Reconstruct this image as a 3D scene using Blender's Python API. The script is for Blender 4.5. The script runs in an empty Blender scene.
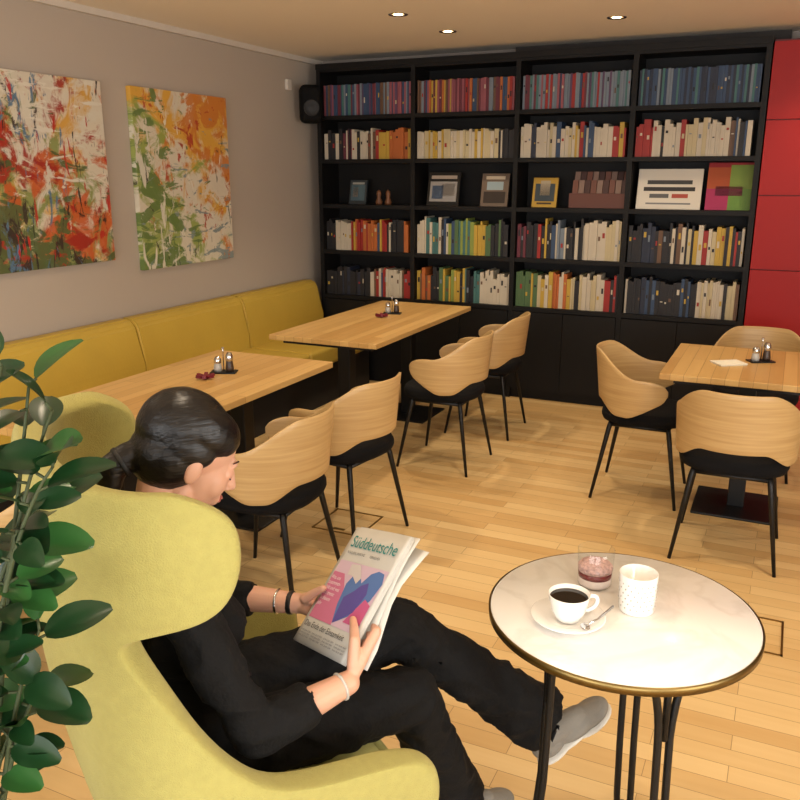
import bpy, bmesh, math, random
from mathutils import Vector, Matrix, Euler, noise
random.seed(7)
S=bpy.context.scene
S.view_settings.view_transform='Standard'
S.view_settings.exposure=.07
COL=S.collection

# ------------------------------------------------------------ helpers
def lin(h):
    h=h.lstrip('#'); c=[int(h[i:i+2],16)/255 for i in (0,2,4)]
    return tuple((x/12.92 if x<=.04045 else ((x+.055)/1.055)**2.4) for x in c)+(1,)
MATS={}
def mat(name,col,rough=.5,metal=0,bump=0,bscale=50,var=0,vscale=5,emit=0,trans=0,coat=0,sheen=0,spec=None):
    if name in MATS: return MATS[name]
    m=bpy.data.materials.new(name); m.use_nodes=True; nt=m.node_tree; b=nt.nodes['Principled BSDF']
    c=lin(col) if isinstance(col,str) else col
    b.inputs['Base Color'].default_value=c; b.inputs['Roughness'].default_value=rough; b.inputs['Metallic'].default_value=metal
    if spec is not None: b.inputs['Specular IOR Level'].default_value=spec
    if trans: b.inputs['Transmission Weight'].default_value=trans
    if coat: b.inputs['Coat Weight'].default_value=coat
    if sheen: b.inputs['Sheen Weight'].default_value=sheen
    if emit: b.inputs['Emission Color'].default_value=c; b.inputs['Emission Strength'].default_value=emit
    if bump or var:
        tc=nt.nodes.new('ShaderNodeTexCoord')
    if bump:
        n=nt.nodes.new('ShaderNodeTexNoise'); n.inputs['Scale'].default_value=bscale; n.inputs['Detail'].default_value=4
        bp=nt.nodes.new('ShaderNodeBump'); bp.inputs['Strength'].default_value=bump; bp.inputs['Distance'].default_value=.01
        nt.links.new(tc.outputs['Object'],n.inputs['Vector']); nt.links.new(n.outputs['Fac'],bp.inputs['Height']); nt.links.new(bp.outputs['Normal'],b.inputs['Normal'])
    if var:
        n=nt.nodes.new('ShaderNodeTexNoise'); n.inputs['Scale'].default_value=vscale; n.inputs['Detail'].default_value=5
        nt.links.new(tc.outputs['Object'],n.inputs['Vector'])
        mx=nt.nodes.new('ShaderNodeMix'); mx.data_type='RGBA'
        mx.inputs[6].default_value=tuple(x*(1-var) for x in c[:3])+(1,); mx.inputs[7].default_value=tuple(min(1,x*(1+var)) for x in c[:3])+(1,)
        nt.links.new(n.outputs['Fac'],mx.inputs[0]); nt.links.new(mx.outputs[2],b.inputs['Base Color'])
    MATS[name]=m; return m

def empty(name,loc=(0,0,0),rz=0):
    e=bpy.data.objects.new(name,None); e.location=loc; e.rotation_euler=(0,0,rz); e.empty_display_size=.1; COL.objects.link(e); return e
def addobj(name,me,mats=None,parent=None,smooth=False):
    o=bpy.data.objects.new(name,me); COL.objects.link(o)
    if mats is not None and len(me.materials)==0:
        for m in (mats if isinstance(mats,(list,tuple)) else [mats]): me.materials.append(m)
    if smooth:
        for p in me.polygons: p.use_smooth=True
    if parent: o.parent=parent
    return o
def meshobj(name,v,f,m,parent=None,smooth=False):
    me=bpy.data.meshes.new(name); me.from_pydata([tuple(x) for x in v],[],f); me.update()
    return addobj(name,me,m,parent,smooth)
def frombm(name,bm,m,parent=None,smooth=False):
    bmesh.ops.recalc_face_normals(bm,faces=bm.faces)
    me=bpy.data.meshes.new(name); bm.to_mesh(me); bm.free(); return addobj(name,me,m,parent,smooth)
def bbox(bm,lo,hi,mi=0,M=None):
    x0,y0,z0=lo;x1,y1,z1=hi
    vs=[Vector(p) for p in((x0,y0,z0),(x1,y0,z0),(x1,y1,z0),(x0,y1,z0),(x0,y0,z1),(x1,y0,z1),(x1,y1,z1),(x0,y1,z1))]
    if M: vs=[M@p for p in vs]
    vs=[bm.verts.new(p) for p in vs]
    for q in((0,3,2,1),(4,5,6,7),(0,1,5,4),(1,2,6,5),(2,3,7,6),(3,0,4,7)):
        f=bm.faces.new([vs[i] for i in q]); f.material_index=mi
def box(name,lo,hi,m,parent=None,bev=0,seg=2):
    bm=bmesh.new(); bbox(bm,lo,hi)
    if bev: bmesh.ops.bevel(bm,geom=list(bm.edges),offset=bev,segments=seg,affect='EDGES',profile=.5)
    return frombm(name,bm,m,parent,smooth=False)
def lathe_bm(bm,prof,seg=40,c=(0,0,0),mi=0):
    c=Vector(c); rings=[]
    for r,z in prof:
        if r<1e-5: rings.append([bm.verts.new(c+Vector((0,0,z)))])
        else: rings.append([bm.verts.new(c+Vector((r*math.cos(2*math.pi*i/seg),r*math.sin(2*math.pi*i/seg),z))) for i in range(seg)])
    for a,b in zip(rings,rings[1:]):
        for i in range(seg):
            j=(i+1)%seg
            if len(a)==1 and len(b)==1: continue
            if len(a)==1: f=bm.faces.new((a[0],b[j],b[i]))
            elif len(b)==1: f=bm.faces.new((a[i],a[j],b[0]))
            else: f=bm.faces.new((a[i],a[j],b[j],b[i]))
            f.material_index=mi; f.smooth=True
def lathe(name,prof,m,parent=None,seg=40,c=(0,0,0)):
    bm=bmesh.new(); lathe_bm(bm,prof,seg,c); return frombm(name,bm,m,parent,True)
def sweep_bm(bm,pts,rad,seg=10,mi=0,flat=1.0):
    pts=[Vector(p) for p in pts]; n=len(pts)
    if not isinstance(rad,(list,tuple)): rad=[rad]*n
    rings=[]; ref=None
    for i,p in enumerate(pts):
        t=(pts[min(i+1,n-1)]-pts[max(i-1,0)]).normalized()
        if ref is None: ref=Vector((0,0,1)) if abs(t.z)<.9 else Vector((1,0,0))
        a=t.cross(ref).normalized(); b=a.cross(t).normalized(); ref=b
        rings.append([bm.verts.new(p+rad[i]*(math.cos(2*math.pi*k/seg)*a+flat*math.sin(2*math.pi*k/seg)*b)) for k in range(seg)])
    for A,B in zip(rings,rings[1:]):
        for k in range(seg):
            f=bm.faces.new((A[k],A[(k+1)%seg],B[(k+1)%seg],B[k])); f.material_index=mi; f.smooth=True
    bm.faces.new(rings[0][::-1]).material_index=mi; bm.faces.new(rings[-1]).material_index=mi
def sweep(name,pts,rad,m,parent=None,seg=10):
    bm=bmesh.new(); sweep_bm(bm,pts,rad,seg); return frombm(name,bm,m,parent)
def bez(p,n=10):
    p=[Vector(x) for x in p]; out=[]
    for i in range(n+1):
        t=i/n; q=p[:]
        while len(q)>1: q=[a.lerp(b,t) for a,b in zip(q,q[1:])]
        out.append(q[0])
    return out
def bake(o,mods=True):
    dg=bpy.context.evaluated_depsgraph_get()
    me=bpy.data.meshes.new_from_object(o.evaluated_get(dg)); o.modifiers.clear(); o.data=me
def organic(name,caps,ells,voxel,m,parent=None,sm=4,nz=None):
    bm=bmesh.new()
    for c in caps:
        p0,r0,p1,r1=c[:4]; ends=c[4] if len(c)>4 else (1,1)
        p0=Vector(p0);p1=Vector(p1); d=p1-p0
        q=d.to_track_quat('Z','Y').to_matrix().to_4x4()
        bmesh.ops.create_cone(bm,cap_ends=True,segments=20,radius1=r0,radius2=r1,depth=d.length,matrix=Matrix.Translation((p0+p1)/2)@q)
        if ends[0]: bmesh.ops.create_icosphere(bm,subdivisions=3,radius=r0*.995,matrix=Matrix.Translation(p0))
        if ends[1]: bmesh.ops.create_icosphere(bm,subdivisions=3,radius=r1*.995,matrix=Matrix.Translation(p1))
    for e in ells:
        c,r=e[:2]; R=e[2].to_4x4() if len(e)>2 else Matrix.Identity(4)
        bmesh.ops.create_icosphere(bm,subdivisions=4,radius=1,matrix=Matrix.Translation(c)@R@Matrix.Diagonal((r[0],r[1],r[2],1)))
    me=bpy.data.meshes.new(name); bm.to_mesh(me); bm.free()
    o=addobj(name,me,m,None)
    r=o.modifiers.new('r','REMESH'); r.mode='VOXEL'; r.voxel_size=voxel
    s=o.modifiers.new('s','SMOOTH'); s.factor=.5; s.iterations=sm
    bake(o)
    if nz:
        amp,sc=nz[:2]
        for v in o.data.vertices:
            k=noise.noise(v.co*sc)+.5*noise.noise(v.co*sc*2.3)
            if len(nz)>2: # ridged folds
                q=Vector((v.co.x*1.0,v.co.y*.7,v.co.z*1.1))*nz[2]; q+=Vector((noise.noise(q*.7),noise.noise(q*.7+Vector((5,1,2))),0))*.8
                k+=1.6*(.35-abs(noise.noise(q))*2)
            v.co+=v.normal*k*amp
    if len(o.data.materials)==0: o.data.materials.append(m)
    for p in o.data.polygons: p.use_smooth=True
    if parent: o.parent=parent
    return o
def NT(m): return m.node_tree, m.node_tree.nodes, m.node_tree.links

# ------------------------------------------------------------ materials
def wood_mat(name,c1,c2,pl=1.0,pw=.07,along='x',rough=.4,bumpy=.15,shift=(0,0,0),grain=.45,seam=.6):
    m=mat(name,c1,rough); nt,N,L=NT(m); b=N['Principled BSDF']
    tc=N.new('ShaderNodeTexCoord'); mp=N.new('ShaderNodeMapping'); mp.inputs['Location'].default_value=shift
    if along=='y': mp.inputs['Rotation'].default_value=(0,0,math.pi/2)
    L.new(tc.outputs['Object'],mp.inputs['Vector'])
    br=N.new('ShaderNodeTexBrick'); br.offset=.37; br.offset_frequency=2
    br.inputs['Color1'].default_value=(0,0,0,1); br.inputs['Color2'].default_value=(1,1,1,1); br.inputs['Mortar'].default_value=(.3,.3,.3,1)
    br.inputs['Scale'].default_value=1; br.inputs['Mortar Size'].default_value=.001; br.inputs['Brick Width'].default_value=pl; br.inputs['Row Height'].default_value=pw; br.inputs['Bias'].default_value=0
    L.new(mp.outputs['Vector'],br.inputs['Vector'])
    mp2=N.new('ShaderNodeMapping'); mp2.inputs['Scale'].default_value=(1.2,22,22); L.new(mp.outputs['Vector'],mp2.inputs['Vector'])
    ns=N.new('ShaderNodeTexNoise'); ns.inputs['Scale'].default_value=1.6; ns.inputs['Detail'].default_value=6; L.new(mp2.outputs['Vector'],ns.inputs['Vector'])
    add=N.new('ShaderNodeMix'); add.data_type='RGBA'; add.inputs[0].default_value=grain
    L.new(br.outputs['Color'],add.inputs[6]); L.new(ns.outputs['Color'],add.inputs[7])
    bw=N.new('ShaderNodeRGBToBW'); L.new(add.outputs[2],bw.inputs[0])
    rp=N.new('ShaderNodeValToRGB'); rp.color_ramp.elements[0].position=.15; rp.color_ramp.elements[0].color=lin(c2); rp.color_ramp.elements[1].position=.8; rp.color_ramp.elements[1].color=lin(c1)
    L.new(bw.outputs[0],rp.inputs[0])
    mx=N.new('ShaderNodeMix'); mx.data_type='RGBA'; mx.inputs[7].default_value=tuple(x*seam for x in lin(c2)[:3])+(1,)
    L.new(rp.outputs[0],mx.inputs[6]); L.new(br.outputs['Fac'],mx.inputs[0]); L.new(mx.outputs[2],b.inputs['Base Color'])
    bp=N.new('ShaderNodeBump'); bp.inputs['Strength'].default_value=bumpy; bp.inputs['Distance'].default_value=.002; L.new(ns.outputs['Fac'],bp.inputs['Height']); L.new(bp.outputs['Normal'],b.inputs['Normal'])
    return m
M_floor=wood_mat('oak_floor','#d9bb85','#c09a62',.6,.075,'x',.36,seam=.5)
M_ttop=wood_mat('oak_tabletop','#cba566','#af864b',.9,.06,'y',.38)
# chair veneer: fine straight grain
M_ply=mat('chair_plywood','#c09f6c',.4); nt,N,L=NT(M_ply)
tc=N.new('ShaderNodeTexCoord'); mp=N.new('ShaderNodeMapping'); mp.inputs['Scale'].default_value=(3,3,95); L.new(tc.outputs['Object'],mp.inputs[0])
ns=N.new('ShaderNodeTexNoise'); ns.inputs['Scale'].default_value=1; ns.inputs['Detail'].default_value=3; ns.inputs['Distortion'].default_value=.2; L.new(mp.outputs[0],ns.inputs['Vector'])
rp=N.new('ShaderNodeValToRGB'); rp.color_ramp.elements[0].position=.3; rp.color_ramp.elements[0].color=lin('#b3915e'); rp.color_ramp.elements[1].position=.7; rp.color_ramp.elements[1].color=lin('#c5a572'); L.new(ns.outputs['Fac'],rp.inputs[0]); L.new(rp.outputs[0],N['Principled BSDF'].inputs['Base Color'])
M_wall=mat('wall_paint','#b3a799',.9,bump=.05,bscale=120)
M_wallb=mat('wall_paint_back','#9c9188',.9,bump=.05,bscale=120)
M_ceil=mat('ceiling_paint','#ece2d2',.9)
M_trim=mat('trim_white','#cfc6ba',.6)
M_black=mat('black_metal','#101011',.45,.3)
M_seat=mat('black_seat_felt','#0c0c0e',.9,bump=.2,bscale=300,spec=.2)
M_shelf=mat('dark_shelf','#0b0908',.6,spec=.3)
M_red=mat('red_lacquer','#960c08',.5,spec=.3)
M_bench=mat('mustard_leather','#c0a242',.5,bump=.08,bscale=60,var=.08)
M_chair=mat('yellow_green_wool','#a8a15e',.95,bump=.35,bscale=380,var=.1,vscale=60,sheen=.1,spec=.2)
M_cloth=mat('black_cloth','#060607',.85,bump=.3,bscale=90,spec=.3)
M_skin=mat('skin','#cf9f86',.5)
M_skin.node_tree.nodes['Principled BSDF'].inputs['Subsurface Weight'].default_value=.15
M_skin.node_tree.nodes['Principled BSDF'].inputs['Subsurface Radius'].default_value=(.02,.008,.004)
M_white=mat('white_ceramic','#efece6',.2,coat=.4)
M_chrome=mat('chrome','#c8c8c8',.15,1)
M_gold=mat('brass','#a08650',.3,1)
M_glass=bpy.data.materials.new('clear_glass'); M_glass.use_nodes=True
nt,N,L=NT(M_glass); N.remove(N['Principled BSDF']); tr=N.new('ShaderNodeBsdfTransparent'); tr.inputs[0].default_value=(.96,.97,.97,1); gl=N.new('ShaderNodeBsdfGlossy'); gl.inputs['Roughness'].default_value=.03
fr=N.new('ShaderNodeLayerWeight'); fr.inputs[0].default_value=.25; pw=N.new('ShaderNodeMath'); pw.operation='POWER'; pw.inputs[1].default_value=3; ml=N.new('ShaderNodeMath'); ml.operation='MULTIPLY_ADD'; ml.inputs[1].default_value=.5; ml.inputs[2].default_value=.05
L.new(fr.outputs['Facing'],pw.inputs[0]); L.new(pw.outputs[0],ml.inputs[0])
mxs=N.new('ShaderNodeMixShader'); L.new(ml.outputs[0],mxs.inputs[0]); L.new(tr.outputs[0],mxs.inputs[1]); L.new(gl.outputs[0],mxs.inputs[2]); L.new(mxs.outputs[0],N['Material Output'].inputs[0])

# ------------------------------------------------------------ room
XL,YB,ZC=-3.63,6.24,2.53
XR,YF=3.4,-2.4
box('floor',(XL-.1,YF-.1,-.1),(XR+.1,YB+.1,0),M_floor)
box('ceiling',(XL-.1,YF-.1,ZC),(XR+.1,YB+.1,ZC+.1),M_ceil)
box('wall_left',(XL-.1,YF-.1,0),(XL,YB+.1,ZC),M_wall)
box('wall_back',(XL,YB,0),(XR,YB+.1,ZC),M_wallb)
box('wall_right',(XR,YF-.1,0),(XR+.1,YB+.1,ZC),M_wall)
box('wall_front',(XL,YF-.1,0),(XR,YF,ZC),M_wall)
box('baseboard_left',(XL,YF,0),(XL+.015,YB,.08),M_trim)
box('trim_1',(XL,YF,ZC-.035),(XL+.03,YB,ZC),M_trim)
M_pane=mat('added_glow_pane','#dfe8f2',.3,emit=.9)  # glowing pane surface, added to brighten the room from out of view
def added_window(name,axis,a0,a1,z0,z1,pos,nrm):  # unseen opening, made up to go with the added area lamps
    e=empty(name)
    def bx(nm,u0,u1,w0,w1,t,m):
        lo,hi=sorted((pos,pos+nrm*t))
        if axis=='x': box(nm,(u0,lo,w0),(u1,hi,w1),m,e)
        else: box(nm,(lo,u0,w0),(hi,u1,w1),m,e)
    bx('pane',a0,a1,z0,z1,.01,M_pane)
    for i,u in enumerate((a0,(a0+a1)/2-.025,a1-.05)): bx('mullion_%d'%i,u,u+.05,z0,z1,.05,M_trim)
    for i,w in enumerate((z0,z1-.05)): bx('rail_%d'%i,a0,a1,w,w+.05,.05,M_trim)
added_window('added_window_1','x',-2.6,-.2,.5,2.3,YF,1)
added_window('added_window_2','x',.3,2.7,.5,2.3,YF,1)
added_window('added_window_3','y',-1.2,1.2,.5,2.3,XR,-1)

# ------------------------------------------------------------ bookshelf
SX=[-3.47,-2.665,-1.86,-1.06,-.26]; SF=5.94
SZ=[.70,1.06,1.42,1.765,2.09,2.44]
bs=empty('bookshelf')
bm=bmesh.new()
for x in SX: bbox(bm,(x-.017,SF,0),(x+.017,YB-.02,2.46))
for z in SZ: bbox(bm,(SX[0],SF+.004,z-.03),(SX[-1],YB-.02,z))
bbox(bm,(SX[0],YB-.03,0),(SX[-1],YB-.005,2.45)); bbox(bm,(SX[0]-.02,SF-.005,2.43),(SX[-1]+.02,YB-.02,2.47))
for i in range(4):
    a,b=SX[i]+.02,SX[i+1]-.02; mid=(a+b)/2
    bbox(bm,(a,SF-.008,.08),(mid-.002,SF+.012,.665)); bbox(bm,(mid+.002,SF-.008,.08),(b,SF+.012,.665))
bbox(bm,(SX[0],SF+.03,0),(SX[-1],SF+.05,.08))
frombm('carcass',bm,M_shelf,bs)
# books
pal={'w':'#b9ae9a','c':'#b3a480','k':'#17161a','r':'#8f211b','o':'#a85a26','y':'#af8f34','g':'#46603a','t':'#3c6662','b':'#2b405c','p':'#553a55','m':'#5f2430','n':'#5f4430','s':'#6c7680','l':'#7c883c','i':'#1d2436','q':'#8a4a52'}
keys=list(pal); bmats=[mat('book_'+k,pal[k],.6,var=.12,vscale=9) for k in keys]
rows={
 4:[('pbqnmsptbq',.2,.2),('qnrmoyqsbq',.2,.2),('mstrspsqbs',.2,.2),('bsibtbsiib',.2,.2)],
 3:[('wkwmkwnwyoooy',.17,.23),('wcywcwcwywcwkk',.17,.21),('wwiwcwwcwbwwrrr',.17,.24),('rrkwwcwcwwkwbib',.17,.24)],
 1:[('kwwwroroyrkkok',.19,.25),('wwtwkgltlylgkgl',.2,.28),('mkrkwwskwwwwcw',.2,.29),('kiknkwwkcwcyork',.2,.28)],
 0:[('kkiikkmrrwwrk',.17,.23),('nokgylyktkwwwk',.17,.26),('glgycwyowcwcwcwkr',.19,.27),('kkibkkkbkwwcwcw',.2,.27)]}
bm=bmesh.new()
for lv,bays in rows.items():
    for bi,(seq,h0,h1) in enumerate(bays):
        x=SX[bi]+.025; end=SX[bi+1]-.022; L_=end-x; z=SZ[lv]+.001; x0=x
        while True:
            t=random.uniform(.012,.034) if lv!=4 else random.uniform(.012,.02)
            if x+t>end: break
            fr_=(x-x0)/L_; k=seq[min(len(seq)-1,int(max(0,min(.999,fr_+random.uniform(-.07,.07)))*len(seq)))] if lv!=4 else random.choice(seq)
            if lv!=4 and random.random()<.15: k=random.choice('wkbrnyw')
            h=random.uniform(h0+.015,h1) if lv!=4 else .225+random.uniform(-.004,.004)
            d=random.uniform(.14,.17); y0=SF+.025+random.uniform(0,.015)
            Mx=Matrix.Identity(4)
            bbox(bm,(x+.0003,y0,z),(x+t-.0004,y0+d,z+h),keys.index(k),Mx)
            if t>.017 and random.random()<.75: # spine label
                kk=random.choice('wkcyrksn'); zz=z+h*random.uniform(.3,.75); m_=t*.25
                bbox(bm,(x+m_,y0-.0008,zz),(x+t-m_,y0,zz+h*random.uniform(.03,.18)),keys.index(kk),Mx)
            x+=t
frombm('books',bm,bmats)
zt=SZ[2]+.002
def display(name,x,w,h,cover,bits,parent=None):
    e=empty(name,(x,SF+.07,zt),0)
    Mx=Matrix.Rotation(math.radians(-12),4,'X')
    bm=bmesh.new(); bbox(bm,(-w/2,0,0),(w/2,.018,h),0,Mx)
    for i,(a,b,c,d,_) in enumerate(bits): bbox(bm,(-w/2+a*w,-.0015,b*h),(-w/2+c*w,0,d*h),i+1,Mx)
    bbox(bm,(-.02,.03,0),(.02,.07,h*.45),0)
    frombm('cover',bm,[mat('cover_'+cover,cover,.4)]+[mat('cover_'+q[4],q[4],.4) for q in bits],e)
display('display_book',-3.18,.15,.19,'#2c3438',[(.1,.15,.9,.8,'#4a6068'),(.2,.3,.5,.7,'#8a7d70'),(.15,.82,.85,.9,'#9a9a92')])
display('display_book',-2.45,.26,.25,'#141311',[(.08,.12,.92,.72,'#8e8a86'),(.15,.2,.5,.6,'#4a5a70'),(.45,.3,.85,.66,'#b8aca0'),(.1,.8,.9,.9,'#b0a090')])
display('display_book',-2.04,.21,.24,'#6a5a4c',[(.1,.1,.9,.45,'#2f2620'),(.2,.5,.8,.75,'#8fa0a4'),(.15,.82,.85,.92,'#c8b8a0')])
display('display_book',-1.66,.18,.21,'#b08c34',[(.1,.2,.9,.8,'#2f3c44'),(.3,.4,.7,.9,'#a79a84'),(.2,.1,.8,.16,'#3a2c1c')])
display('display_sign',-.80,.42,.27,'#d2cabb',[(.15,.62,.85,.72,'#333333'),(.1,.45,.9,.55,'#222222'),(.2,.28,.5,.38,'#555555'),(.55,.28,.8,.38,'#a04030'),(.15,.12,.85,.16,'#777777')])
display('display_book',-.42,.28,.31,'#8f1c20',[(.0,.0,.5,.45,'#9c2050'),(.5,.0,1,.45,'#5c8030'),(.0,.45,.5,.9,'#a84a1e'),(.5,.45,1,.95,'#78903a'),(.2,.3,.8,.5,'#701838')])
e=empty('book_crate',(-1.27,SF+.04,zt))
bm=bmesh.new(); bbox(bm,(-.2,0,0),(.2,.16,.10),0)
for i in range(9):
    for r_ in range(2):
        Mx=Matrix.Rotation(math.radians(-14),4,'X'); x=-.19+i*.043
        bbox(bm,(x,.02+.04*r_,.02),(x+.038,.03+.04*r_,.2+.07*r_),1+(i+r_)%3,Mx)
frombm('crate',bm,[mat('crate_brown','#5a342a',.6),mat('crate_a','#6c4438',.6),mat('crate_b','#80685c',.6),mat('crate_c','#452c28',.6)],e)
for x in(-2.99,-2.91):
    lathe('figurine',[(0,0),(.025,0),(.028,.02),(.014,.05),(.02,.08),(.016,.10),(0,.115)],mat('figurine_brown','#6c4428',.5),None,16,(x,SF+.08,zt))

# red cabinet beside shelf
rc=empty('red_cabinet')
box('body',(-.235,SF+.02,.0),(1.6,YB-.005,2.45),mat('red_shadow','#5a0605',.5),rc)
zs=[.11,.58,1.05,1.52,1.98,2.44]
for i in range(5):
    for j in range(3):
        box('panel_%d_%d'%(i,j),(-.235+j*.61,SF-.005,zs[i]+.003),(-.235+(j+1)*.61-.005,SF+.02,zs[i+1]-.003),M_red,rc,.002)
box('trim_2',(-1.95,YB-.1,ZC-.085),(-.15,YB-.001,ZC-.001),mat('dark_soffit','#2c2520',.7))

# ------------------------------------------------------------ speaker
e=empty('wall_speaker',(-3.47,5.82,2.17),math.radians(35))
box('cabinet',(-.085,-.07,-.14),(.085,.08,.14),mat('speaker_black','#080808',.8,spec=.2),e,.045,4)
lathe('driver',[(0,.012),(.02,.01),(.05,0),(.055,.01),(.06,0),(.06,-.02)],mat('speaker_cone','#141414',.6),e).matrix_local=Matrix.Translation((0,-.072,-.03))@Matrix.Rotation(math.pi/2,4,'X')
sweep('bracket',[(0,.07,0),(-.07,.11,0)],.012,M_black,e)
e=empty('wall_sensor',(XL+.016,5.74,2.31)); box('case',(-.015,-.03,-.04),(.012,.03,.04),M_trim,e,.006)

# ------------------------------------------------------------ paintings
def paint_mat(name,layers,seed,dt=0):
    m=mat(name,'#d9cfb4',.6); nt,N,L=NT(m); b=N['Principled BSDF']
    tc=N.new('ShaderNodeTexCoord')
    base=N.new('ShaderNodeRGB'); base.outputs[0].default_value=lin('#d2c9b4'); prev=base.outputs[0]
    for i,(c,sx,sy,rot,thr,w_,gy,gz) in enumerate(layers):
        mp=N.new('ShaderNodeMapping'); mp.inputs['Location'].default_value=(seed*3.1+i*7.3,seed+i*2.7,i*5.1+seed); mp.inputs['Rotation'].default_value=(rot,0,0); mp.inputs['Scale'].default_value=(1,sx*1.5,sy*1.5)
        L.new(tc.outputs['Object'],mp.inputs['Vector'])
        n=N.new('ShaderNodeTexNoise'); n.inputs['Scale'].default_value=1; n.inputs['Detail'].default_value=9; n.inputs['Roughness'].default_value=.64; n.inputs['Distortion'].default_value=.8
        L.new(mp.outputs[0],n.inputs['Vector'])
        sp=N.new('ShaderNodeSeparateXYZ'); L.new(tc.outputs['Object'],sp.inputs[0])
        m1=N.new('ShaderNodeMath'); m1.operation='MULTIPLY_ADD'; m1.inputs[1].default_value=gy; L.new(sp.outputs[1],m1.inputs[0]); L.new(n.outputs['Fac'],m1.inputs[2])
        m2=N.new('ShaderNodeMath'); m2.operation='MULTIPLY_ADD'; m2.inputs[1].default_value=gz; L.new(sp.outputs[2],m2.inputs[0]); L.new(m1.outputs[0],m2.inputs[2])
        r=N.new('ShaderNodeValToRGB'); r.color_ramp.elements[0].position=thr+dt; r.color_ramp.elements[1].position=thr+w_*1.2+dt; r.color_ramp.elements[1].color=(.93,.93,.93,1)
        L.new(m2.outputs[0],r.inputs[0])
        mx=N.new('ShaderNodeMix'); mx.data_type='RGBA'; L.new(r.outputs[0],mx.inputs[0]); L.new(prev,mx.inputs[6]); mx.inputs[7].default_value=lin(c); prev=mx.outputs[2]
    L.new(prev,b.inputs['Base Color']); return m
PM1=paint_mat('abstract_paint_a',[('#cf9c38',2,2,.3,.505,.08,0,.05),('#838f4c',3,2,.8,.495,.06,-.15,-.15),('#c25a26',3,2,-.6,.525,.05,.1,-.05),('#9c2418',2.2,3,.4,.52,.05,-.1,-.05),('#d2ccba',4,3,1.1,.56,.05,.1,.25),('#4e6036',3,7,-.5,.55,.04,-.1,-.25),('#382822',6,3,.5,.57,.03,-.1,-.05),('#537490',8,3,.2,.595,.03,-.1,0),('#d8d2c2',3,12,.7,.605,.03,0,.1),('#b62c20',9,3,-.9,.61,.02,0,0),('#28201e',14,3,-.3,.635,.02,0,0)],1.0,-.005)
PM2=paint_mat('abstract_paint_b',[('#d69f28',2,2,.3,.50,.08,.1,.22),('#8f9e4a',2.5,3,.8,.525,.06,-.25,-.2),('#c87830',3,3,-.6,.555,.05,.2,.1),('#d4ccb8',4,3,.2,.545,.06,.1,-.2),('#b04226',4,3,.9,.59,.03,.1,.05),('#627a3e',3,6,-.4,.575,.03,-.25,-.1),('#7c8c8c',4,10,.5,.60,.03,.1,-.1),('#d8d2c0',10,3,1.2,.605,.03,-.1,0),('#444030',12,3,.2,.645,.02,0,-.05)],4.4,0)
for y0,z0,hh,pm in((2.835,1.165,.985,PM1),(3.99,1.08,1.07,PM2)):
    o=box('abstract_painting',(-.0175,-.46,-hh/2),(.0175,.46,hh/2),pm,None,.003); o.location=(XL+.0185,y0+.46,z0+hh/2)

# ------------------------------------------------------------ bench
be=empty('banquette_bench')
ys=[.55,1.62,2.69,3.76,4.83,5.88]
for i in range(5):
    a,b=ys[i]+.004,ys[i+1]-.004
    bm=bmesh.new(); x0=XL+.02
    prof=[(x0,.43),(x0+.19,.43),(x0+.175,.55),(x0+.13,.78),(x0+.09,.82),(x0,.82)]
    A=[bm.verts.new((p[0],a,p[1])) for p in prof]; B=[bm.verts.new((p[0],b,p[1])) for p in prof]
    for k in range(6): bm.faces.new((A[k],A[(k+1)%6],B[(k+1)%6],B[k]))
    bm.faces.new(A); bm.faces.new(B)
    bmesh.ops.bevel(bm,geom=list(bm.edges),offset=.014,segments=3,affect='EDGES')
    frombm('back_%d'%i,bm,M_bench,be,False)
    box('seat_%d'%i,(XL+.02,a,.32),(-2.93,b,.455),M_bench,be,.025,3)
box('plinth',(XL+.02,ys[0],0),(-3.02,ys[-1],.32),mat('bench_plinth','#1b1815',.7),be)

# ------------------------------------------------------------ tables
def dining_table(x0,x1,y0,y1,cols):
    cx,cy=(x0+x1)/2,(y0+y1)/2; e=empty('dining_table',(cx,cy,0)); hx,hy=(x1-x0)/2,(y1-y0)/2
    box('top',(-hx,-hy,.72),(hx,hy,.75),M_ttop,e,.003)
    box('apron',(-hx+.06,-hy+.06,.695),(hx-.06,hy-.06,.72),M_black,e)
    for i,(px,py) in enumerate(cols):
        box('column_%d'%i,(px-.04,py-.04,.01),(px+.04,py+.04,.70),M_black,e,.004)
        box('base_%d'%i,(px-.2,py-.2,0),(px+.2,py+.2,.012),M_black,e,.004)
dining_table(-2.71,-2.01,4.0,5.5,[(0,-.45),(0,.45)])
dining_table(-2.71,-2.01,2.03,3.52,[(0,-.45),(0,.45)])
dining_table(-.50,.32,3.95,4.75,[(-.03,0)])

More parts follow.
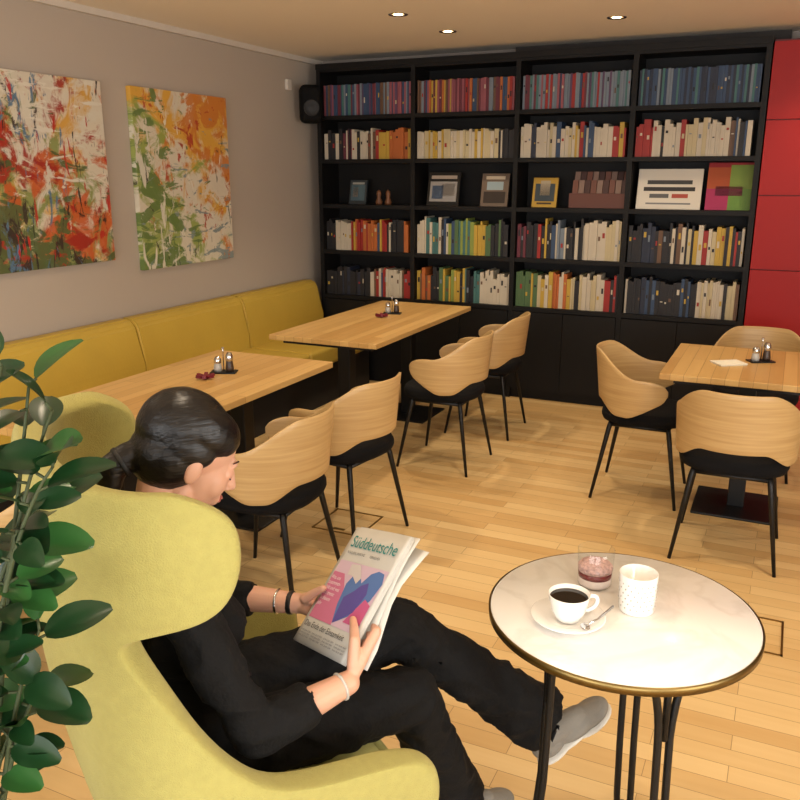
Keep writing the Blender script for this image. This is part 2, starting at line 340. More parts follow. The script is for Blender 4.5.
# ------------------------------------------------------------ dining chairs
def sstep(a,b,x):
    t=max(0,min(1,(x-a)/(b-a))); return t*t*(3-2*t)
def build_chair_meshes():
    parts=[]
    NX,NZ=72,10; v=[];f=[]
    for i in range(NX+1):
        ph=math.radians(-120+240*i/NX); ap=abs(math.degrees(ph))
        top=.785-.12*sstep(28,88,ap)
        bot=.525-.06*sstep(28,62,ap)+.055*sstep(75,110,ap)
        e=max(0,(ap-92)/28); k=math.sqrt(max(0,1-e*e*.97))
        cc=(top*.6+bot*.4); top=cc+(top-cc)*k; bot=cc-(cc-bot)*k
        for j in range(NZ+1):
            z=bot+(top-bot)*j/NZ; sc=1+.20*(z-.45)
            v.append((.245*math.sin(ph)*sc, -.225*math.cos(ph)*(1+.5*(z-.45)) if math.cos(ph)>0 else -.27*math.cos(ph), z))
    for i in range(NX):
        for j in range(NZ):
            a=i*(NZ+1)+j; f.append((a,a+NZ+1,a+NZ+2,a+1))
    o=meshobj('shell',v,f,M_ply,None,True)
    s=o.modifiers.new('s','SOLIDIFY'); s.thickness=.011; s.offset=0
    bv=o.modifiers.new('b','BEVEL'); bv.width=.0012; bv.segments=1
    bake(o); parts.append(('shell',o))
    bm=bmesh.new(); seg=40
    rings=[]
    for (k,z) in((.8,.415),(.97,.42),(1,.435),(1,.455),(.965,.472),(.85,.478),(.5,.474)):
        rings.append([bm.verts.new((k*.228*math.copysign(abs(math.cos(t))**.75,math.cos(t)),.01+k*.222*math.copysign(abs(math.sin(t))**.75,math.sin(t)),z)) for t in [2*math.pi*q/seg for q in range(seg)]])
    for A,B in zip(rings,rings[1:]):
        for q in range(seg): bm.faces.new((A[q],A[(q+1)%seg],B[(q+1)%seg],B[q]))
    bm.faces.new(rings[0][::-1]); bm.faces.new(rings[-1])
    parts.append(('seat',frombm('seat',bm,M_seat,None,True)))
    bm=bmesh.new()
    for sx in(-1,1):
        for sy in(-1,1):
            sweep_bm(bm,[(sx*.15,sy*.14,.42),(sx*.16,sy*.15,.38),(sx*.215,sy*.215,0)],[.013,.013,.008],10)
        sweep_bm(bm,[(sx*.155,-.145,.40),(sx*.155,.145,.40)],.011,8)
    for sy in(-1,1): sweep_bm(bm,[(-.155,sy*.145,.40),(.155,sy*.145,.40)],.011,8)
    parts.append(('legs',frombm('legs',bm,M_black,None)))
    out=[(n,o.data) for n,o in parts]
    for n,o in parts: bpy.data.objects.remove(o)
    return out
CH=build_chair_meshes()
def chair(x,y,deg):
    e=empty('dining_chair',(x,y,0),math.radians(deg))
    for n,me in CH:
        o=bpy.data.objects.new(n,me); COL.objects.link(o); o.parent=e
chair(-1.79,2.60,90+4); chair(-1.79,3.22,90-8); chair(-1.74,4.37,90); chair(-1.74,5.10,92)
chair(-.61,4.36,-90); chair(-.13,3.79,0); chair(-.10,5.02,180); chair(-2.13,1.78,96)

# ------------------------------------------------------------ condiments
def shakers(x,y,rz=0):
    e=empty('salt_and_pepper_set',(x,y,.7505),rz)
    bm=bmesh.new(); bbox(bm,(-.06,-.035,0),(.06,.035,.006)); frombm('tray',bm,M_black,e)
    for i,(sx,h,m) in enumerate(((-.028,.075,mat('salt','#a8a49c',.3)),(.028,.095,mat('pepper','#3b2c22',.4)))):
        lathe('shaker_%d'%i,[(0,.006),(.018,.006),(.02,.02),(.015,h*.6),(.014,h*.62)],m,e,20,(sx,0,0))
        lathe('cap_%d'%i,[(.016,h*.6),(.018,h*.66),(.017,h*.85),(.01,h),(0,h*1.02)],M_chrome,e,20,(sx,0,0))
    sweep('handle',[(0,0,.006),(0,0,.1),(0,.0,.12)],[.003,.003,.007],M_chrome,e)
shakers(-2.36,3.10,.4); shakers(-2.38,4.98,.3); shakers(-.08,4.42,.5)
def star(x,y):
    bm=bmesh.new()
    for k in range(6):
        a=k*math.pi/3; bbox(bm,(.0,-.008,0),(.045,.008,.014),0,Matrix.Translation((x,y,.7505))@Matrix.Rotation(a,4,'Z')@Matrix.Rotation(-.2,4,'Y'))
    frombm('table_decoration',bm,mat('decor_red','#6a1220',.6))
star(-2.36,2.96); star(-2.38,4.82)
e=empty('menu_booklet',(-.22,4.3,.751),.6); box('pages',(-.07,-.05,0),(.07,.05,.006),mat('paper_cream','#dcd6c0',.7),e); box('cover',(-.072,-.052,.006),(.072,.052,.008),mat('paper_cream2','#e6e2d0',.7),e)

# ------------------------------------------------------------ floor boxes
def floor_box(x,y,rz):
    e=empty('floor_outlet_frame',(x,y,0),rz); bm=bmesh.new()
    for lo,hi in(((-.13,-.13,0),(.13,-.122,.003)),((-.13,.122,0),(.13,.13,.003)),((-.13,-.13,0),(-.122,.13,.003)),((.122,-.13,0),(.13,.13,.003)),((-.03,-.1,0),(.03,-.085,.003))): bbox(bm,lo,hi)
    frombm('frame',bm,M_gold,e)
floor_box(-.0,3.06,0); floor_box(-1.83,3.32,0)

# ------------------------------------------------------------ downlights
M_lamp=mat('lamp_glow','#ffe2b0',.5,emit=9)
def downlight(x,y,r=.04,energy=30,cone=110):
    e=empty('ceiling_downlight',(x,y,ZC))
    lathe('ring',[(r,-.001),(r+.015,-.004),(r+.017,-.001)],M_chrome,e,28)
    lathe('lens',[(0,-.002),(r*.7,-.002)],M_lamp,e,24)
    l=bpy.data.lights.new('spot','SPOT'); l.energy=energy; l.color=(1,.81,.59); l.spot_size=math.radians(cone); l.spot_blend=.8; l.shadow_soft_size=.05
    o=bpy.data.objects.new('spot',l); COL.objects.link(o); o.parent=e; o.location=(0,0,-.02)
for x,y in((-2.18,4.65),(-2.14,5.31),(-1.07,5.27),(.1,5.5),(-2.3,3.0),(-1.0,3.4),(.3,3.4),(1.6,4.5),(-1.07,1.5),(.6,1.2),(-2.4,1.2)): downlight(x,y,energy=(54 if y>2 else 36) if y<5 else 34)  # spots beyond the visible ones are added out of view for extra light

# ------------------------------------------------------------ bistro table
TX,TY=-.25,1.685
bt=empty('bistro_table',(TX,TY,0))
Mm=mat('marble_white','#ebe7e0',.25,coat=.3); nt,N,L=NT(Mm)
tc=N.new('ShaderNodeTexCoord'); ns=N.new('ShaderNodeTexNoise'); ns.inputs['Scale'].default_value=4; ns.inputs['Detail'].default_value=5; ns.inputs['Distortion'].default_value=1.0; L.new(tc.outputs['Object'],ns.inputs['Vector'])
rp=N.new('ShaderNodeValToRGB'); rp.color_ramp.elements[0].position=.44; rp.color_ramp.elements[0].color=lin('#ebe7e0'); rp.color_ramp.elements[1].position=.56; rp.color_ramp.elements[1].color=lin('#ebe7e0'); q_=rp.color_ramp.elements.new(.5); q_.color=lin('#e2ddd5')
L.new(ns.outputs['Fac'],rp.inputs[0]); L.new(rp.outputs[0],N['Principled BSDF'].inputs['Base Color'])
lathe('marble_top',[(0,.714),(.28,.714),(.2865,.718),(.2865,.727),(.284,.7305),(0,.7305)],Mm,bt,96)
lathe('rim',[(.28,.7125),(.2895,.7125),(.290,.7285),(.2865,.7305)],mat('aged_brass','#7c683f',.35,1),bt,96)
bm=bmesh.new()
Rv=Vector((.9063,.4226,0)); Fv=Vector((-.4226,.9063,0))
for k,ang in enumerate((180,-62,60)):
    a=math.radians(ang); d=(Rv*math.cos(a)+Fv*math.sin(a)); t=Vector((-d.y,d.x,0))
    for s in(-1,1):
        off=t*.017*s
        pts=bez([d*.15+t*.11*s+Vector((0,0,.705)),d*.15+t*.05*s+Vector((0,0,.70)),d*.15+off*1.2+Vector((0,0,.60)),d*.15+off+Vector((0,0,.5))],8)
        pts+= [d*.155+off+Vector((0,0,.3)),d*.17+off+Vector((0,0,.12))]+bez([d*.175+off+Vector((0,0,.1)),d*.18+off+Vector((0,0,.03)),d*.22+off+Vector((0,0,.012))],5)
        sweep_bm(bm,pts,.0085,8)
    sweep_bm(bm,[d*.15+Vector((0,0,.50)),d*.15+Vector((0,0,.713))],.008,8)
    sweep_bm(bm,[d*.21-t*.0+Vector((0,0,.012)),d*.24+Vector((0,0,.012))],.012,8)
    sweep_bm(bm,[d*.17+Vector((0,0,.10)),Vector((0,0,.10))],.009,8)
    sweep_bm(bm,[d*.25+Vector((0,0,.704)),Vector((0,0,.704))],.009,8)
frombm('cast_iron_base',bm,M_black,bt)
ZT=.7308
e=empty('coffee_cup',(-.345,1.585,ZT),0.5)
lathe('saucer',[(0,.004),(.03,.002),(.045,.006),(.077,.016),(.079,.018),(.077,.0195),(.046,.0105),(.03,.007),(0,.007)],M_white,e,48)
lathe('cup',[(0,.0075),(.024,.0075),(.027,.012),(.036,.03),(.0435,.064),(.0445,.067),(.0425,.067),(.034,.032),(.024,.016),(0,.014)],M_white,e,48)
lathe('coffee',[(0,.058),(.0408,.058)],mat('coffee_black','#0d0604',.1),e,40)
a=Vector((math.cos(.1),math.sin(.1),0))
sweep('handle',bez([a*.041+Vector((0,0,.056)),a*.075+Vector((0,0,.066)),a*.07+Vector((0,0,.02)),a*.034+Vector((0,0,.024))],10),.0045,M_white,e,8)
sweep('spoon',[(.02,-.055,.0225),(.055,-.03,.0215),(.10,.01,.027)],[.0035,.002,.003],M_chrome,e,8)
organic('spoon_bowl',[],[((.02,-.058,.022),(.010,.015,.003))],.002,M_chrome,e,1)
e=empty('dessert_glass',(-.33,1.775,ZT))
lathe('glass',[(0,.0005),(.034,.0005),(.0385,.006),(.042,.09),(.041,.091),(.040,.09)],M_glass,e,40)
lathe('yoghurt',[(0,.004),(.034,.004),(.037,.010),(.0376,.024),(0,.024)],mat('yoghurt','#ddcdc4',.5,var=.15,vscale=90),e,40)
lathe('fruit_compote',[(0,.0245),(.0377,.0245),(.0384,.038),(0,.038)],mat('berry','#6a0c16',.3,var=.4,vscale=120),e,40)
lathe('berry_topping',[(0,.0385),(.0386,.0385),(.0394,.050),(.034,.056),(.018,.061),(0,.059)],mat('berry_top','#cfa8a0',.6,var=.6,vscale=140,bump=1,bscale=150),e,40)
e=empty('candle_holder',(-.222,1.70,ZT))
lathe('body',[(0,.0005),(.036,.0005),(.038,.004),(.041,.086),(.041,.089),(.039,.089),(.036,.01),(0,.008)],M_white,e,48)
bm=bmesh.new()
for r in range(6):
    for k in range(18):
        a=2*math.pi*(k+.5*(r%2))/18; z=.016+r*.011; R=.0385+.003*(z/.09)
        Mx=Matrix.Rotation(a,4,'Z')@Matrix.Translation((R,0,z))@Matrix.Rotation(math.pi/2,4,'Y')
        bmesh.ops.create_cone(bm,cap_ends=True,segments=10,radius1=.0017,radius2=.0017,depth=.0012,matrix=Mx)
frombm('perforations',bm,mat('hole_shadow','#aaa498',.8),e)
lathe('tea_light',[(0,.012),(.019,.012),(.019,.03),(0,.03)],mat('wax','#f0e8d8',.5),e,24)

# ------------------------------------------------------------ wingback armchair
CX,CY,RZ=-1.03,1.22,math.radians(-35.6)
wa=empty('wingback_armchair',(CX,CY,0),RZ)
rowsK=[(.20,.29,-.15,.29),(.24,.31,-.165,.325),(.32,.335,-.18,.35),(.45,.36,-.21,.365),(.53,.37,-.23,.355),(.565,.37,-.235,.33),(.585,.37,-.24,.26),(.595,.37,-.242,.15),(.61,.37,-.244,.06),(.64,.368,-.25,-.01),(.73,.36,-.262,-.085),(.82,.355,-.27,-.135),(.90,.355,-.275,-.18),(.935,.355,-.276,-.19),(.955,.357,-.277,-.16),(.968,.358,-.278,-.09),(.985,.36,-.28,-.045),(1.03,.362,-.282,-.022),(1.08,.362,-.282,-.012),(1.125,.36,-.28,-.022),(1.155,.355,-.275,-.055),(1.18,.348,-.268,-.115)]
NP=48; v=[];f=[]
for (z,A,yb,yf) in rowsK:
    yc=-.04; p=.80; full=[]
    for k in range(201):
        th=math.pi/2*k/200; X=A*math.sin(th)**p; Y=yc-(yc-yb)*math.cos(th)**p if k<200 else yc
        full.append((X,Y))
    for k in range(1,81): full.append((A-.02*k/80 if z>.9 else A, yc+.45*k/80))
    pts=[full[0]]
    for q in full[1:]:
        if q[1]>yf: break
        pts.append(q)
    d=[0]
    for a,b in zip(pts,pts[1:]): d.append(d[-1]+math.hypot(b[0]-a[0],b[1]-a[1]))
    half=[]
    for k in range(NP//2+1):
        t=d[-1]*k/(NP//2); i=0
        while i<len(d)-2 and d[i+1]<t: i+=1
        w_=(t-d[i])/max(1e-9,d[i+1]-d[i]); half.append((pts[i][0]*(1-w_)+pts[i+1][0]*w_,pts[i][1]*(1-w_)+pts[i+1][1]*w_))
    line=[(-x,y) for x,y in half[::-1]]+half[1:]
    for x,y in line: v.append((x,y,z+.012*(1-(x/.37)**2)*(1 if z>1.1 else 0)))
for j in range(len(rowsK)-1):
    for i in range(NP):
        a=j*(NP+1)+i; f.append((a,a+1,a+NP+2,a+NP+1))
o=meshobj('shell',v,f,M_chair,wa,True)
s=o.modifiers.new('s','SOLIDIFY'); s.thickness=.06; s.offset=0
s=o.modifiers.new('sub','SUBSURF'); s.levels=2; s.render_levels=2
bake(o)
for p in o.data.polygons: p.use_smooth=True
bm=bmesh.new(); bbox(bm,(-.315,-.17,.27),(.315,.385,.425)); bmesh.ops.bevel(bm,geom=list(bm.edges),offset=.05,segments=5,affect='EDGES'); frombm('seat_cushion',bm,M_chair,wa,True)
bm=bmesh.new(); bbox(bm,(-.29,-.14,.17),(.29,.31,.27)); bmesh.ops.bevel(bm,geom=list(bm.edges),offset=.02,segments=3,affect='EDGES'); frombm('seat_frame',bm,M_chair,wa,True)
bm=bmesh.new()
for sx in(-1,1):
    for sy,yy in((-1,-.12),(1,.26)): sweep_bm(bm,[(sx*.22,yy,.18),(sx*.27,yy+sy*.06,0)],[.016,.01],10)
frombm('legs',bm,M_black,wa)

# ------------------------------------------------------------ newspaper frame (armchair-local)
Pc=Vector((.075,.315,.78)); w=Vector((.962,.038,.269)).normalized(); vv=Vector((-.223,.676,.703)); vv=(vv-w*vv.dot(w)).normalized(); n=w.cross(vv).normalized()
NW,NH=.25,.29
PF=Matrix((( w.x,vv.x,n.x,Pc.x),(w.y,vv.y,n.y,Pc.y),(w.z,vv.z,n.z,Pc.z),(0,0,0,1)))
nb=empty('newspaper',(CX,CY,0),RZ)
M_paper=mat('newsprint','#cdcbc4',.85,var=.04,vscale=20)
def sheet(name,x0,x1,y0,y1,zf,m=M_paper,nx=14,ny=6,th=.0006):
    v=[];f=[]
    for i in range(nx+1):
        for j in range(ny+1):
            x=x0+(x1-x0)*i/nx;y=y0+(y1-y0)*j/ny; v.append(PF@Vector((x,y,zf(x,y))))
    for i in range(nx):
        for j in range(ny):
            a=i*(ny+1)+j; f.append((a,a+ny+1,a+ny+2,a+1))
    o=meshobj(name,v,f,m,nb,True); s=o.modifiers.new('s','SOLIDIFY'); s.thickness=th; s.offset=0; return o
sheet('front_page',-NW/2,NW/2,-NH/2,NH/2,lambda x,y:0.0)
for k in range(2):
    sheet('sheet_%d'%k,-NW/2,NW/2+.003+.003*k,-NH/2-.001*k,NH/2-.002*(k%2),lambda x,y,k=k:-.0012*(k+1)-.04*(k+1)*max(0,x+.02)**2)
sheet('rear_half',-NW/2+.01,NW/2+.030,-NH/2+.012,NH/2-.012,lambda x,y:-.005-.62*max(0,x+.03)**2+.012*math.sin(y*22+1)*max(0,x)/.15)
sheet('rear_half_inner',-NW/2+.01,NW/2+.016,-NH/2+.004,NH/2+.004,lambda x,y:-.0040-.3*max(0,x+.03)**2+.008*math.sin(y*18)*max(0,x)/.15)
def patch(name,pts,col,z=.0012):
    v=[PF@Vector((a,b,z)) for a,b in pts]; meshobj(name,v,[tuple(range(len(v)))],mat('print_'+col,col,.85),nb)
patch('photo_ground',[(-.112,-.085),(.112,-.085),(.112,.06),(-.112,.06)],'#d3b8c8')
patch('photo_pink',[(-.112,-.085),(.0,-.085),(-.03,.0),(-.06,.03),(-.112,.03)],'#cc7494',.0015)
patch('photo_blue',[(.0,-.08),(.06,-.05),(.1,-.01),(.112,.03),(.1,.052),(.075,.055),(.05,.045),(.03,.02),(.01,.038),(-.015,.036),(-.03,.01),(-.02,-.04)],'#5877b0',.0018)
patch('photo_violet',[(.0,-.08),(.06,-.045),(.075,.0),(.06,.025),(.035,.015),(.02,-.0),(-.01,-.02)],'#5c4f9a',.0021)
patch('photo_rose',[(.04,-.07),(.11,-.07),(.11,-.02),(.08,-.01)],'#c85c8a',.0021)
patch('photo_hand',[(-.05,.055),(-.01,.058),(.02,.03),(.01,.015),(-.02,.03),(-.045,.03)],'#cfc6c2',.0024)
def text(name,s,x,y,size,col,z=.003):
    c=bpy.data.curves.new(name,'FONT'); c.body=s; c.size=size; c.materials.append(mat('ink_'+col,col,.8)); o=bpy.data.objects.new(name,c); COL.objects.link(o); o.parent=nb
    o.matrix_local=PF@Matrix.Translation((x,y,z))
text('masthead','Süddeutsche',-.105,.095,.041,'#2c8a86')
text('dateline','MÜNCHEN, SAMSTAG          FERNSEHEN',-.10,.078,.0085,'#555555')
text('headline','Das Ende der Einsamkeit',-.11,-.106,.019,'#222222')
text('pink_text','Was uns\nzusammen-\nhält und was\nuns trennt\nin diesem\nJahr',-.107,.012,.013,'#f0e4e8')
for k in range(4):
    text('column_%d'%k,'\n'.join(['lorem ipsum dolor']*3),-.11+.057*k,-.118,.0065,'#666666')

# ------------------------------------------------------------ woman
wo=empty('seated_woman',(CX,CY,0),RZ)
sR,eR=Vector((.165,-.075,.905)),Vector((.275,.02,.66))
sL,eL=Vector((-.165,-.06,.905)),Vector((-.285,.07,.67))
ER=PF@Vector((.125,-.085,0)); EL=PF@Vector((-.125,-.045,0))
wR=ER+w*.02-vv*.085-n*.018
wL=EL-w*.078-vv*.02-n*.012
cR=eR.lerp(wR,.60); cL=eL.lerp(wL,.55)
kL,kR=Vector((.0,.47,.605)),Vector((.12,.44,.50))
aL,aR=Vector((.13,.82,.31)),Vector((.06,.60,.11))
caps=[(sL,.055,eL,.045),(sR,.055,eR,.045),(eL,.045,cL,.042,(1,0)),(eR,.045,cR,.043,(1,0)),
 ((-.15,-.07,.915),.05,(.15,-.07,.915),.05),
 ((0,-.07,.92),.062,(0,-.06,.965),.052,(1,0)),
 ((-.085,.04,.515),.092,kL,.07),((.09,.04,.505),.09,kR,.068),
 (kL,.07,kL.lerp(aL,.5),.07),(kL.lerp(aL,.5),.07,aL,.086,(1,0)),
 (kR,.067,kR.lerp(aR,.5),.068),(kR.lerp(aR,.5),.068,aR,.086,(1,0))]
ells=[((0,.0,.525),(.165,.13,.108)),((0,-.03,.65),(.135,.10,.13)),((0,-.06,.80),(.155,.10,.15)),((-.07,.015,.79),(.065,.06,.065)),((.07,.015,.79),(.065,.06,.065)),((0,-.02,.58),(.15,.12,.10))]
organic('clothed_body',caps,ells,.008,M_cloth,wo,3,(.006,12,16))
# head
HC=Vector((.0,.008,1.113)); HR=Euler((math.radians(-29),0,math.radians(-4))).to_matrix().to_4x4(); HM=Matrix.Translation(HC)@HR
def H(*p): return HM@Vector(p)
R3=HR.to_3x3()
def he(c,r): return (H(*c),r,R3)
hc=[(H(-.035,.0,-.06),.024,H(0,.056,-.09),.02),(H(.035,.0,-.06),.024,H(0,.056,-.09),.02),
    (H(0,.083,.008),.0075,H(0,.102,-.026),.0095),(H(-.032,.073,.024),.0095,H(.032,.073,.024),.0095),
    ((0,-.08,.93),.052,H(0,-.035,-.05),.047)]
hl=[he((0,-.015,.03),(.072,.092,.082)),he((0,.03,-.02),(.059,.058,.08)),he((0,.064,-.093),(.019,.015,.015)),
    he((-.011,.091,-.031),(.007,.008,.006)),he((.011,.091,-.031),(.007,.008,.006)),
    he((-.033,.05,-.025),(.028,.028,.034)),he((.033,.05,-.025),(.028,.028,.034)),he((0,.073,-.058),(.026,.016,.02)),
    he((-.031,.0705,.002),(.017,.012,.014)),he((.031,.0705,.002),(.017,.012,.014)),
    he((-.073,-.008,-.008),(.008,.016,.028)),he((.073,-.008,-.008),(.008,.016,.028))]
organic('head',hc,hl,.0034,M_skin,wo,5)
organic('lips',[],[he((0,.0875,-.053),(.019,.006,.0045)),he((0,.0865,-.061),(.016,.006,.005))],.002,mat('lips','#b5695f',.4),wo,2)
for s_,nm in((-1,'left'),(1,'right')):
    organic('eyebrow_'+nm,[(H(s_*.016,.085,.027),.0018,H(s_*.034,.080,.032),.002),(H(s_*.034,.080,.032),.002,H(s_*.049,.067,.027),.0015)],[],.0014,mat('brow','#3a261c',.8),wo,1)
    organic('eyelashes_'+nm,[(H(s_*.018,.080,-.005),.0014,H(s_*.031,.082,-.008),.0018),(H(s_*.031,.082,-.008),.0018,H(s_*.044,.075,-.004),.0014)],[],.001,mat('lash','#120c0a',.8),wo,1)
M_hair=mat('dark_hair','#080505',.36,spec=.4); nt,N,L=NT(M_hair)
tc=N.new('ShaderNodeTexCoord'); wv=N.new('ShaderNodeTexNoise'); wv.inputs['Scale'].default_value=1; wv.inputs['Detail'].default_value=3; mp=N.new('ShaderNodeMapping'); mp.inputs['Scale'].default_value=(200,6,190); mp.inputs['Rotation'].default_value=(.5,0,0); L.new(tc.outputs['Object'],mp.inputs[0]); L.new(mp.outputs[0],wv.inputs['Vector'])
bp=N.new('ShaderNodeBump'); bp.inputs['Strength'].default_value=.5; bp.inputs['Distance'].default_value=.003; L.new(wv.outputs['Fac'],bp.inputs['Height']); L.new(bp.outputs[0],N['Principled BSDF'].inputs['Normal'])
B0=H(0,-.11,-.04); B1=B0+Vector((-.0,-.032,-.015)); B2=B1+Vector((0,-.012,-.045)); B3=B2+Vector((0,.01,-.045))
organic('hair',[(B0,.03,B1,.027),(B1,.028,B2,.022),(B2,.022,B3,.008)],
 [he((0,-.036,.046),(.080,.093,.084)),he((0,-.045,-.005),(.079,.075,.075)),he((-.03,-.012,.062),(.05,.078,.055)),he((.03,-.012,.062),(.05,.078,.055)),he((-.066,-.028,.026),(.015,.05,.036)),he((.066,-.028,.026),(.015,.05,.036))],.0042,M_hair,wo,2,(.0012,40))
organic('hair_tie',[(B0.lerp(B1,.35),.031,B0.lerp(B1,.65),.0305,(0,0))],[],.003,mat('hair_tie','#0a0a0a',.6),wo,1)
# hands
def hand(nm,E,W,el,sg):
    caps=[(el.lerp(W,.5),.032,W,.0235)]; 
    mid=[]
    lens=[.95,1.08,1.0,.8]
    for i in range(4):
        dy=.026-.0185*i; l=lens[i]
        K=E+w*sg*.022+vv*dy-n*.018
        p2=E-w*sg*(.012*l)+vv*(dy+.012)-n*.026
        p3=E-w*sg*(.034*l)+vv*(dy+.019)-n*.021
        p4=E-w*sg*(.052*l)+vv*(dy+.023)-n*.0165
        Wi=W+vv*(.006-.004*i)*1.2
        caps+=[(Wi,.015,K,.0105),(K,.0098,p2,.0088),(p2,.0088,p3,.008),(p3,.008,p4,.0068)]
        mid.append(K)
    caps+=[(W.lerp(mid[0],.5),.014,W.lerp(mid[3],.5),.014)]
    T0=W.lerp(mid[0],.3)+n*.008; T1=E+w*sg*.02-vv*.01+n*.015; T2=E-w*sg*.008+vv*.012+n*.014; T3=E-w*sg*.03+vv*.026+n*.0125
    caps+=[(T0,.014,T1,.0115),(T1,.011,T2,.0095),(T2,.0092,T3,.0078)]
    organic(nm,caps,[],.0024,M_skin,wo,3)
hand('hand_right',ER,wR,eR,1); hand('hand_left',EL,wL,eL,-1)
def band(nm,a,b,t,r,hh,m):
    p=a.lerp(b,t); d=(b-a).normalized(); o=organic(nm,[(p-d*hh,r,p+d*hh,r,(0,0))],[],.0025,m,wo,1)
band('watch',eR,wR,.92,.0285,.003,mat('bracelet_white','#b8b4ac',.4))
band('bracelet',eL,wL,.9,.028,.006,mat('bracelet_dark','#2a2624',.4,.5))
band('bracelet_silver',eL,wL,.78,.0305,.003,M_chrome)
# shoes
M_shoe=mat('grey_suede','#7e7a72',.9,bump=.2,bscale=200); M_sole=mat('shoe_sole','#cfcac0',.7)
def shoe(nm,ank,toe):
    d=(toe-ank); L_=d.length; d=d.normalized(); side=d.cross(Vector((0,0,1))).normalized(); up=side.cross(d).normalized()
    P=lambda a,b,c: ank+d*a+side*b+up*c
    R=Matrix((side,d,up)).transposed()
    organic(nm,[(P(-.01,0,.03),.036,P(.0,0,-.0),.036),(P(.0,0,.0),.034,P(.10,0,-.025),.03)],[(P(.0,0,-.03),(.033,.05,.035),R),(P(.09,.0,-.038),(.04,.075,.03),R),(P(.13,.0,-.042),(.041,.06,.024),R)],.004,M_shoe,wo,3)
    organic(nm+'_sole',[],[(P(.0,0,-.064),(.034,.052,.010),R),(P(.06,0,-.064),(.031,.08,.010),R),(P(.125,0,-.064),(.044,.068,.010),R)],.004,M_sole,wo,2)
shoe('shoe_left',Vector((.138,.825,.265)),Vector((.152,.94,.33)))
shoe('shoe_right',Vector((.058,.61,.075)),Vector((.05,.80,.075)))
organic('sock_left',[(aL.lerp(Vector((.138,.825,.265)),.2),.034,Vector((.138,.825,.265)),.034)],[],.004,M_cloth,wo,2)

# ------------------------------------------------------------ plant
pl=empty('potted_rubber_plant',(-.98,.52,0))
lathe('pot',[(0,0),(.13,0),(.16,.04),(.18,.36),(.17,.38),(.155,.36),(.15,.3),(0,.3)],mat('pot_grey','#4c4a48',.6),pl)
lathe('soil',[(0,.33),(.153,.33)],mat('soil','#22170f',.95),pl)
M_leaf=mat('leaf_dark','#153519',.33,var=.4,vscale=14,spec=.5); M_leaf2=mat('leaf_fresh','#2c5a28',.35,var=.25,vscale=14,spec=.5); M_stem=mat('stem','#3a4426',.7)
base=Vector((.10,.13,0))
def PP(a,d,z): return base+Rv*a+Fv*d+Vector((0,0,z))
bm=bmesh.new(); stems=bmesh.new()
def leaf(p,dr,up,L_,W_,mi):
    dr=dr.normalized(); s=dr.cross(up).normalized(); nn=s.cross(dr).normalized(); g=[]
    for i in range(10):
        t=i/9; wd=W_*.5*max(.02,math.sin(math.pi*min(1,(t*.95+.02))**.9))**.62
        bend=-.2*L_*t*t
        for j in(-1,-.5,0,.5,1): g.append(bm.verts.new(p+dr*L_*t+s*wd*j+nn*(bend+.3*wd*abs(j)**1.3)))
    for i in range(9):
        for j in range(4):
            a=i*5+j; f=bm.faces.new((g[a],g[a+5],g[a+6],g[a+1])); f.material_index=mi; f.smooth=True
branches=[
 [(-.06,-.05,.45),(-.06,0,.9),(-.01,.0,1.25),(.05,.0,1.43)],
 [(-.06,-.05,.45),(-.04,-.02,.9),(.0,.0,1.15),(.095,.02,1.37)],
 [(-.06,-.05,.45),(-.06,-.02,.9),(.03,-.02,1.22),(.105,-.02,1.31)],
 [(-.06,-.05,.45),(-.08,.0,1.0),(-.07,.0,1.25),(-.01,.02,1.38)],
 [(-.06,-.05,.45),(-.07,.0,1.0),(-.0,.0,1.15),(.05,.03,1.23)],
 [(-.06,-.05,.45),(-.06,.0,.9),(-.02,.0,1.05),(.01,.03,1.14)],
 [(-.06,-.05,.45),(-.05,.0,.75),(.0,0,.97),(.055,0,1.08)],
 [(-.06,-.05,.45),(-.06,.0,.75),(-.0,0,.93),(.05,0,1.0)],
 [(-.06,-.05,.4),(-.07,-.02,.7),(-.04,.0,.85),(-.0,0,.93)],
 [(-.06,-.05,.45),(-.09,.02,.85),(-.05,.02,1.0),(-.02,.02,1.12)],
 [(-.06,-.05,.45),(-.05,.02,.9),(.03,.02,1.2),(.07,.02,1.40)]]
R=random.Random(5)
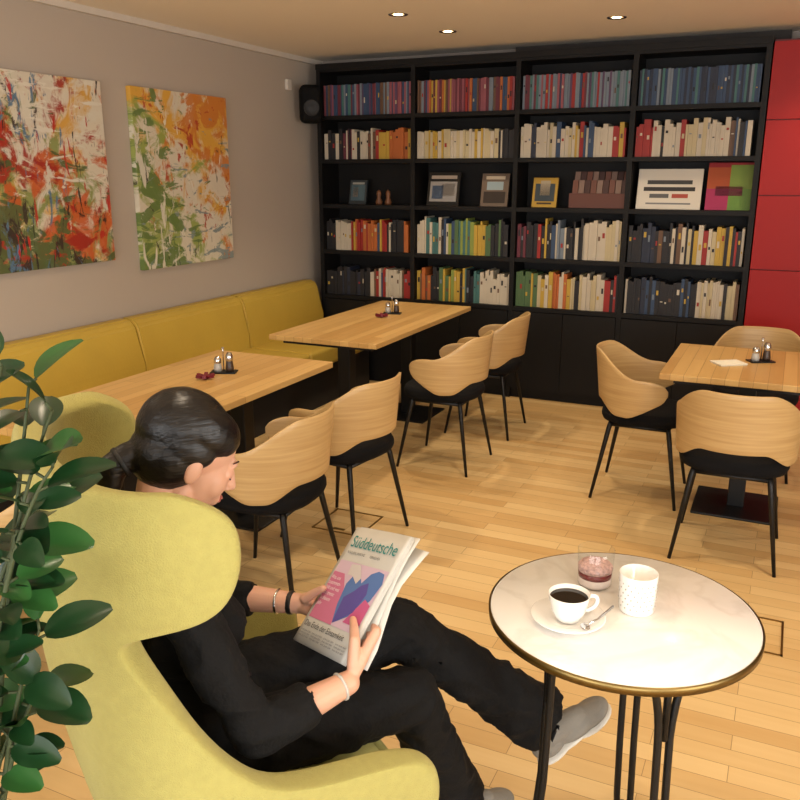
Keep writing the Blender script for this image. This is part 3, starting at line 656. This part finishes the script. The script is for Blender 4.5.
for bi,br in enumerate(branches):
    pts=bez([PP(*q) for q in br],22); sweep_bm(stems,pts,[.006-.0042*i/22 for i in range(23)],8)
    for i in range(11,23):
        if R.random()<.12 and i<22: continue
        p=pts[i]; t=(pts[min(22,i+1)]-pts[i-1]).normalized()
        ang=i*2.4+bi+R.random(); rad=(Rv*math.cos(ang)+Fv*math.sin(ang)*.8)
        dr=(rad*.9+t*.35+Vector((0,0,R.uniform(-.35,.2))))
        if i==22: dr=t*.6+rad*.6
        pet=p+dr.normalized()*.014
        sweep_bm(stems,[p,pet],.002,6)
        L_=R.uniform(.045,.078)*(1.12 if i>16 else .9); up=Vector((R.uniform(-.4,.7),R.uniform(-.8,-.1),1))
        leaf(pet,dr,up,L_,L_*R.uniform(.55,.68),1 if R.random()<.18 else 0)
frombm('leaves',bm,[M_leaf,M_leaf2],pl,True); frombm('stems',stems,M_stem,pl)

# ------------------------------------------------------------ lights
def area(name,loc,rot,sx,sy,e,c):
    l=bpy.data.lights.new(name,'AREA'); l.shape='RECTANGLE'; l.size=sx; l.size_y=sy; l.energy=e; l.color=c
    o=bpy.data.objects.new(name,l); COL.objects.link(o); o.location=loc; o.rotation_euler=rot
area('fill_light_1',(-1.4,YF+.12,1.4),(math.radians(90),0,0),2.3,1.7,70,(.97,.98,1))  # big area lamps added behind the camera as fill
area('fill_light_2',(1.5,YF+.12,1.4),(math.radians(90),0,0),2.3,1.7,70,(.97,.98,1))
area('fill_light_3',(XR-.12,0,1.4),(math.radians(90),0,math.radians(90)),2.3,1.7,90,(1,.97,.92))  # another added fill lamp, unseen on the right
W=bpy.data.worlds.new('world'); S.world=W; W.use_nodes=True; W.node_tree.nodes['Background'].inputs[0].default_value=(.9,.8,.7,1); W.node_tree.nodes['Background'].inputs[1].default_value=.3

# ------------------------------------------------------------ camera
cd=bpy.data.cameras.new('camera'); cd.sensor_width=36; cd.lens=37.35; cd.clip_start=.05
co=bpy.data.objects.new('camera',cd); COL.objects.link(co); co.location=(0,0,1.65); co.rotation_euler=(math.radians(90-15.2),0,math.radians(25)); S.camera=co
